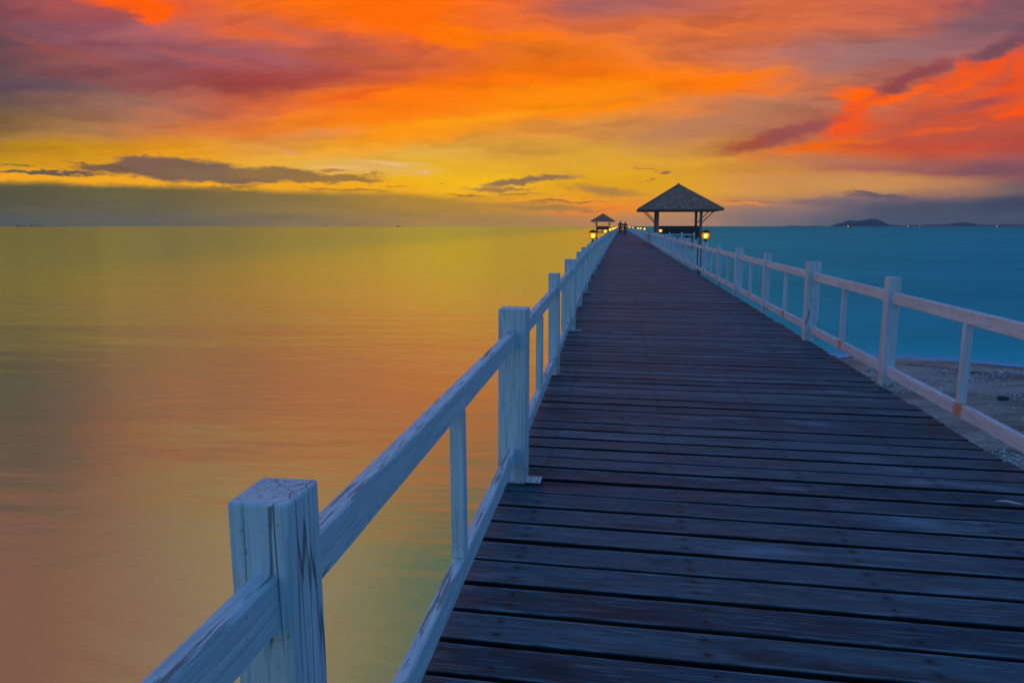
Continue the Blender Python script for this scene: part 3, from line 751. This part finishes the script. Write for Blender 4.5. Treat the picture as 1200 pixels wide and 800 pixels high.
# ---- pavilions
def make_pavilion(sgn, Y0, label, cx=3.14):
    """open square shelter with a pyramid roof on a side platform; Y0 = centre"""
    cx = cx * S
    root = empty('pavilion', (sgn * cx, Y0 * S, 0), label=label, cat='pavilion', group='thatch brown pavilions beside the pier')
    hw = 2.21 * S; ez = 1.88 * S; az_ = 3.27 * S
    # stepped shingle courses
    bm = bmesh.new(); NC = 24
    for sd in range(4):
        R = Matrix.Rotation(sd * PI / 2, 4, 'Z')
        for k in range(NC):
            t0, t1 = k / NC, (k + 1.25) / NC
            t1 = min(t1, 1.0)
            r0, r1 = hw * (1 - t0), hw * (1 - t1)
            z0, z1 = ez + (az_ - ez) * t0, ez + (az_ - ez) * t1
            nsh = max(1, int(2 * r0 / .13)); 
            offk = (k % 2) * .5
            for q_ in range(-1, nsh + 1):
                a, c_ = (q_ + offk) / nsh, (q_ + 1 + offk) / nsh
                a, c_ = max(0, a), min(1, c_)
                if c_ - a < .002: continue
                ga = .004 / max(.1, 2 * r0)
                lift = .022 + random.uniform(0, .014); drop = random.uniform(0, .02)
                xa0, xc0 = -r0 + 2 * r0 * (a + ga), -r0 + 2 * r0 * (c_ - ga)
                xa1, xc1 = -r1 + 2 * r1 * a, -r1 + 2 * r1 * c_
                P = [(xa0, -r0 - drop, z0 + lift - drop * .5), (xc0, -r0 - drop, z0 + lift - drop * .5), (xc1, -r1, z1 + .004), (xa1, -r1, z1 + .004)]
                top = [bm.verts.new(R @ Vector(p)) for p in P]
                bot = [bm.verts.new(R @ Vector((p[0], p[1], p[2] - .018))) for p in P[:2]]
                bm.faces.new(top); bm.faces.new((bot[0], bot[1], top[1], top[0]))
    roof = obj('roof', bm, M_shing, root)
    bm = bmesh.new()
    for sd in range(4):
        R = Matrix.Rotation(sd * PI / 2, 4, 'Z')
        p = R @ Vector((-hw - .01, -hw - .01, ez + .035)); 
        bar(bm, p, (0, 0, az_ + .035), .09, .035)
    cyl(bm, .07, .015, az_ - .01, az_ + .13, 8)
    obj('hip_cap', bm, M_shing, roof)
    bm = bmesh.new()       # soffit boards and fascia
    vs = [bm.verts.new(p) for p in ((-hw + .02, -hw + .02, ez + .01), (hw - .02, -hw + .02, ez + .01), (hw - .02, hw - .02, ez + .01), (-hw + .02, hw - .02, ez + .01), (0, 0, az_ - .05))]
    for i in range(4): bm.faces.new((vs[(i+1)%4], vs[i], vs[4]))
    for sd in range(4):
        box(bm, -hw, hw, -hw - .0, -hw + .03, ez - .07, ez + .015, Matrix.Rotation(sd * PI / 2, 4, 'Z'))
    obj('soffit', bm, M_soffit, roof)
    px, py = 1.145 * S, 1.30 * S
    for sx in (-1, 1):
        for sy in (-1, 1):
            bm = bmesh.new(); box(bm, -.075, .075, -.075, .075, .0, ez + .28); 
            po = obj('post', bm, M_timber, root, (sx * px, sy * py, 0), bevel=.006)
            for dx, dy in ((sx, 0), (0, sy)):
                bm = bmesh.new(); bar(bm, (dx * .06, dy * .06, 1.18 * S), (dx * .80, dy * .80, 1.86 * S), .055, .055)
                obj('brace', bm, M_timber, po)
    for sy in (-1, 1):
        bm = bmesh.new(); box(bm, -hw + .1, hw - .1, sy * py - .05, sy * py + .05, ez - .09, ez + .05); obj('roof_beam', bm, M_timber, root, bevel=.004)
    for sx in (-1, 1):
        bm = bmesh.new(); box(bm, sx * px - .05, sx * px + .05, -hw + .1, hw - .1, ez + .052, ez + .15); obj('roof_beam', bm, M_timber, root, bevel=.004)
    # boarded parapet with a bench inside, open to the pier
    bm = bmesh.new()
    for k in range(4):
        box(bm, -px + .08, px - .08, py - .03, py + .01, (.40 + k * .155) * S, (.545 + k * .155) * S)
    obj('backrest', bm, M_dark, root)
    bm = bmesh.new()
    for k in range(4):
        box(bm, -px + .08, px - .08, -py - .01, -py + .03, (.40 + k * .155) * S, (.545 + k * .155) * S)
    obj('backrest', bm, M_dark, root)
    bm = bmesh.new()
    for k in range(4):
        box(bm, sgn * px - .02, sgn * px + .02, -py + .08, py - .08, (.40 + k * .155) * S, (.545 + k * .155) * S)
    obj('backrest', bm, M_dark, root)
    for sy in (-1, 1):
        bm = bmesh.new(); yy = sy * (py - .26)
        for k in range(3): box(bm, -px + .1, px - .1, yy - .2 + k * .135, yy - .08 + k * .135, .40, .44)
        for xx in (-px + .2, 0, px - .2): box(bm, xx - .04, xx + .04, yy - .17, yy + .17, .0, .398)
        obj('bench', bm, M_timber, root)
    bm = bmesh.new()
    xi = -cx + 1.72 * S if sgn > 0 else cx - .62 * S
    xa, xb = (xi, px + .3) if sgn > 0 else (-px - .3, xi)
    n = 26; ya, yb = -py - .35, py + .35
    for k in range(n):
        box(bm, xa, xb, ya + (yb - ya) * k / n + .006, ya + (yb - ya) * (k + 1) / n - .006, -.04, -.003)
    obj('floor', bm, M_timber, root)
    bm = bmesh.new()
    for yy in (ya + .06, 0, yb - .06): box(bm, xa, xb, yy - .05, yy + .05, -.24, -.042)
    obj('floor_beam', bm, M_timber, root)
    for xx in (-px, px):
        for yy in (-py, py):
            bm = bmesh.new(); cyl(bm, .13, .12, -4.5, -.242, 12); obj('pile', bm, M_pile, root, (xx, yy, 0))
    return root
make_pavilion(1, 42.0, 'large open pavilion with a shingled pyramid roof on the right of the pier')
make_pavilion(-1, 137.0, 'far small looking pavilion with a brown pyramid roof on the left of the pier', 3.2)

# white railing closing the near side of the pavilion landing
rl = empty('railing', (2.6 * S, 38.6 * S, 0), label='short white railing in front of the large pavilion on the right', cat='railing')
for i in range(4):
    o = place(ME_thick if i % 2 == 0 else ME_thin, 'post', rl, ((-.7 + i * .62) * S, 0, -.001))
for nm, me, zz in (('top_rail', ME_top[0], zc_t), ('bottom_rail', ME_bot[1], zc_b)):
    place(me, nm, rl, (.23 * S, 0, zz), (0, 0, PI / 2), (1, 1.86 / 2.08, 1))
for i in range(6): place(ME_bal, 'baluster', rl, ((-.5 + i * .29) * S, 0, 0))

# ------------------------------------------------------------------ people far down the pier
M_skin = plain('skin', (.28, .17, .12), .6, var=.05)
M_hair = plain('dark_hair', (.02, .016, .014), .6, var=.2)
M_sh1 = plain('grey_shirt', (.14, .14, .16), .8, var=.1); M_sh2 = plain('maroon_shirt', (.12, .05, .05), .8, var=.1)
M_tr = plain('dark_trousers', (.035, .035, .05), .8, var=.1)
def skinned(name, verts, edges, radii, mat, parent, loc=(0,0,0), rz=0):
    me = bpy.data.meshes.new(name); me.from_pydata(verts, edges, []); o = bpy.data.objects.new(name, me); COL.objects.link(o)
    o.location = loc; o.rotation_euler = (0, 0, rz)
    if parent: o.parent = parent
    md = o.modifiers.new('skin', 'SKIN'); md.use_smooth_shade = True
    for i, r in enumerate(radii):
        me.skin_vertices[0].data[i].radius = (r, r) if not isinstance(r, tuple) else r
    me.skin_vertices[0].data[0].use_root = True
    s_ = o.modifiers.new('sub', 'SUBSURF'); s_.levels = 1; s_.render_levels = 2
    me.materials.append(mat); return o
def person(loc, rz, stride, shirt, label, h=1.0):
    k = stride
    V = [(0,0,.95),(0,0,1.12),(0,.01,1.32),(0,.01,1.44),(0,.0,1.52),(0,0,1.60),(0,.01,1.68),          # pelvis..head
         (-.10,0,.90),(-.11,.10*k,.50),(-.11,.02*k-.04,.08),(-.11,.02*k+.10,.03),
         (.10,0,.90),(.11,-.02*k,.50),(.11,-.22*k,.09),(.11,-.22*k+.12,.03),
         (-.19,.01,1.40),(-.24,-.06*k,1.13),(-.23,.04*k,.88),(-.23,.07*k,.80),
         (.19,.01,1.40),(.24,.05*k,1.13),(.23,.14*k,.90),(.23,.18*k,.82)]
    E = [(0,1),(1,2),(2,3),(3,4),(4,5),(5,6),(0,7),(7,8),(8,9),(9,10),(0,11),(11,12),(12,13),(13,14),(2,15),(15,16),(16,17),(17,18),(2,19),(19,20),(20,21),(21,22)]
    Rr = [.12,.115,.13,.06,.055,.09,.08,.085,.06,.042,.035,.085,.06,.042,.035,.055,.042,.03,.035,.055,.042,.03,.035]
    V = [(a, c_, z * h) for a, c_, z in V]
    b_ = skinned('person', V, E, Rr, M_skin, None, loc, rz)
    tag(b_, label, 'person')
    skinned('shirt', [V[i] for i in (1, 2, 3, 15, 16, 19, 20)] + [(0, 0, .93 * h)], [(0,1),(1,2),(1,3),(3,4),(1,5),(5,6),(7,0)], [.135,.15,.075,.07,.055,.07,.055,.135], shirt, b_)
    skinned('trousers', [V[i] for i in (0, 7, 8, 9, 11, 12, 13)], [(0,1),(1,2),(2,3),(0,4),(4,5),(5,6)], [.13,.098,.074,.058,.098,.074,.058], M_tr, b_)
    skinned('hair', [(0, -.012, 1.70 * h), (0, -.02, 1.64 * h), (0, -.03, 1.58 * h)], [(0,1),(1,2)], [.075,.095,.07], M_hair, b_)
    return b_
person((.0, 84.0, 0), .1, 1.0, M_sh1, 'person in a grey shirt standing far down the pier, left of the other one', 1.0)
person((.56, 88.0, 0), -.2, .6, M_sh2, 'person in a dark red shirt standing far down the pier, right of the other one', .96)

# ------------------------------------------------------------------ boats on the horizon
def boat(px, D, L, lamp, label, heading=.0, tall=1.0):
    p = az_x(px, D); root = empty('boat', (p.x, p.y, WZ), rz=-(math.atan((px - 600) / 860.7) - YAW) + heading, label=label, cat='boat')
    bm = bmesh.new(); hgt = L * .10 * tall
    prof = [(-.5, .55), (-.45, .9), (0, 1), (.3, .85), (.5, .05)]
    low, up = [], []
    for t_, wv_ in prof:
        low.append((t_ * L * .94, wv_ * L * .07)); up.append((t_ * L, wv_ * L * .10))
    def ring(pts, z): return [bm.verts.new((a, w_, z)) for a, w_ in pts] + [bm.verts.new((a, -w_, z)) for a, w_ in reversed(pts)]
    r0, r1 = ring(low, -.3), ring(up, hgt); n = len(r0)
    for i in range(n): bm.faces.new((r0[i], r0[(i+1)%n], r1[(i+1)%n], r1[i]))
    bm.faces.new(r1); bm.faces.new(r0[::-1]); bmesh.ops.recalc_face_normals(bm, faces=bm.faces)
    obj('hull', bm, M_hull, root)
    bm = bmesh.new(); box(bm, -L*.36, -L*.14, -L*.06, L*.06, hgt, hgt + L * .13 * tall); box(bm, -L*.33, -L*.2, -L*.045, L*.045, hgt + L*.13*tall, hgt + L * .18 * tall)
    obj('cabin', bm, M_cabin, root)
    bm = bmesh.new(); bar(bm, (L*.1, 0, hgt), (L*.1, 0, hgt + L*.32), L*.012, L*.012); bar(bm, (-L*.27, 0, hgt + L*.18*tall), (-L*.27, 0, hgt + L*.34), L*.01, L*.01); obj('mast', bm, M_hull, root)
    if lamp:
        bm = bmesh.new(); bmesh.ops.create_uvsphere(bm, u_segments=10, v_segments=6, radius=lamp); bmesh.ops.translate(bm, vec=(-L*.2, -L * .09, hgt + lamp * .8), verts=bm.verts)
        obj('lamp', bm, M_boatlamp, root)
    return root
boat(995, 3000, 16, 1.4, 'lit boat on the right horizon in front of the island hill')
boat(1064.5, 3400, 14, 1.2, 'lit boat on the horizon just right of the island hill', .5)
boat(1079, 3600, 14, 1.0, 'faintly lit boat on the horizon between the island hill and the headland hump', -.3)
boat(1169.5, 3000, 15, 1.1, 'lit boat on the far right horizon below the headland', .2)
boat(937, 4200, 22, 0, 'small dark boat with a tall mast on the horizon left of the island hill', .2)
boat(467, 3800, 26, 0, 'dark boat alone on the golden horizon, left of the pier', .1)
boat(382, 6500, 34, 0, 'tiny dark boat on the horizon at the middle of the golden sea', .3)
boat(38, 4500, 34, 0, 'dark long boat near the left end of the horizon', -.1, .7)
boat(49, 4700, 30, 0, 'dark boat on the left horizon just right of the long one', .1, .7)
boat(24, 5200, 60, 0, 'lowest dark barge at the far left of the horizon', 0, .35)
boat(79, 5600, 26, 0, 'faint small boat on the left horizon, apart from the others', 0, .6)

# ------------------------------------------------------------------ small things
# shells and grit on the sand
def sand_z(x, y):
    return None
import mathutils.bvhtree as bvt
bmx = bmesh.new(); bmx.from_mesh(beach.data); tree = bvt.BVHTree.FromBMesh(bmx)
def on_sand(x, y):
    h_ = tree.ray_cast(Vector((x, y, 5)), Vector((0, 0, -1)))
    return h_[0].z if h_[0] is not None and h_[0].z > WZ + .02 else None
bm = bmesh.new(); cntS = 0
for i in range(52000):
    x = random.uniform(2.0, 14); y = random.uniform(1.5, 17)
    den = mnoise.noise(Vector((x * .22, y * .75, 3.3))) + .5 * mnoise.noise(Vector((x * .9, y * 2.4, 7)))
    if den < .02 + random.uniform(-.1, .25): continue
    z = on_sand(x, y)
    if z is None: continue
    r = random.uniform(.008, .026) * (1.5 if random.random() < .08 else 1)
    a = random.uniform(0, 6.28); tl = random.uniform(.2, .7)
    pts = []
    for k in range(4):
        an = a + k * PI / 2; rr = r * random.uniform(.6, 1.2)
        pts.append(bm.verts.new((x + rr * math.cos(an), y + rr * math.sin(an), z + .003)))
    ap = bm.verts.new((x, y, z + r * tl))
    for k in range(4): bm.faces.new((pts[k], pts[(k+1)%4], ap))
    cntS += 1
tag(obj('shell_litter', bm, M_shell), 'litter of pale broken shells strewn over the sand', 'shells', kind='stuff')
bmx.free()
def stone(x, y, r, label):
    bm = bmesh.new(); bmesh.ops.create_icosphere(bm, subdivisions=3, radius=r)
    for v_ in bm.verts:
        v_.co *= 1 + .35 * mnoise.noise(v_.co * (1.6 / r) + Vector((x, y, 0))); v_.co.z *= .5
    z = on_sand2(x, y)
    return tag(obj('stone', bm, M_rock, loc=(x, y, z + r * .2), rot=(0, 0, .4)), label, 'stone')
def on_sand2(x, y):
    h_ = beach_tree.ray_cast(Vector((x, y, 5)), Vector((0, 0, -1))); return h_[0].z if h_[0] is not None else WZ
bmx = bmesh.new(); bmx.from_mesh(beach.data); beach_tree = bvt.BVHTree.FromBMesh(bmx); bmx.free()
stone(5.9, 11.9, .075, 'small dark stone lying on the sand right of the pier')

# pale dry leaf on the boards
bm = bmesh.new()
n = 9
for k in range(n):
    t_ = k / (n - 1); w_ = .010 * math.sin(PI * min(1, t_ * .92 + .06)) + .0012
    x = -.045 + .09 * t_; yb = .018 * math.sin(t_ * 2.4); z = .004 + .012 * t_ * t_ + .004 * math.sin(t_ * 5)
    bm.verts.new((x, yb - w_, z + .004)); bm.verts.new((x, yb, z)); bm.verts.new((x, yb + w_, z + .004))
bm.verts.ensure_lookup_table()
for k in range(n - 1):
    for j in (0, 1):
        bm.faces.new((bm.verts[3*k+j], bm.verts[3*k+3+j], bm.verts[3*k+4+j], bm.verts[3*k+1+j]))
lf = obj('leaf', bm, M_shell, loc=(1.41 * S, 2.73 * S, .004), rot=(0, 0, -.6), smooth=True)
sm = lf.modifiers.new('thick', 'SOLIDIFY'); sm.thickness = .0012
tag(lf, 'pale curled leaf lying on the dark boards near the right railing', 'leaf')

scene.render.engine = 'CYCLES'
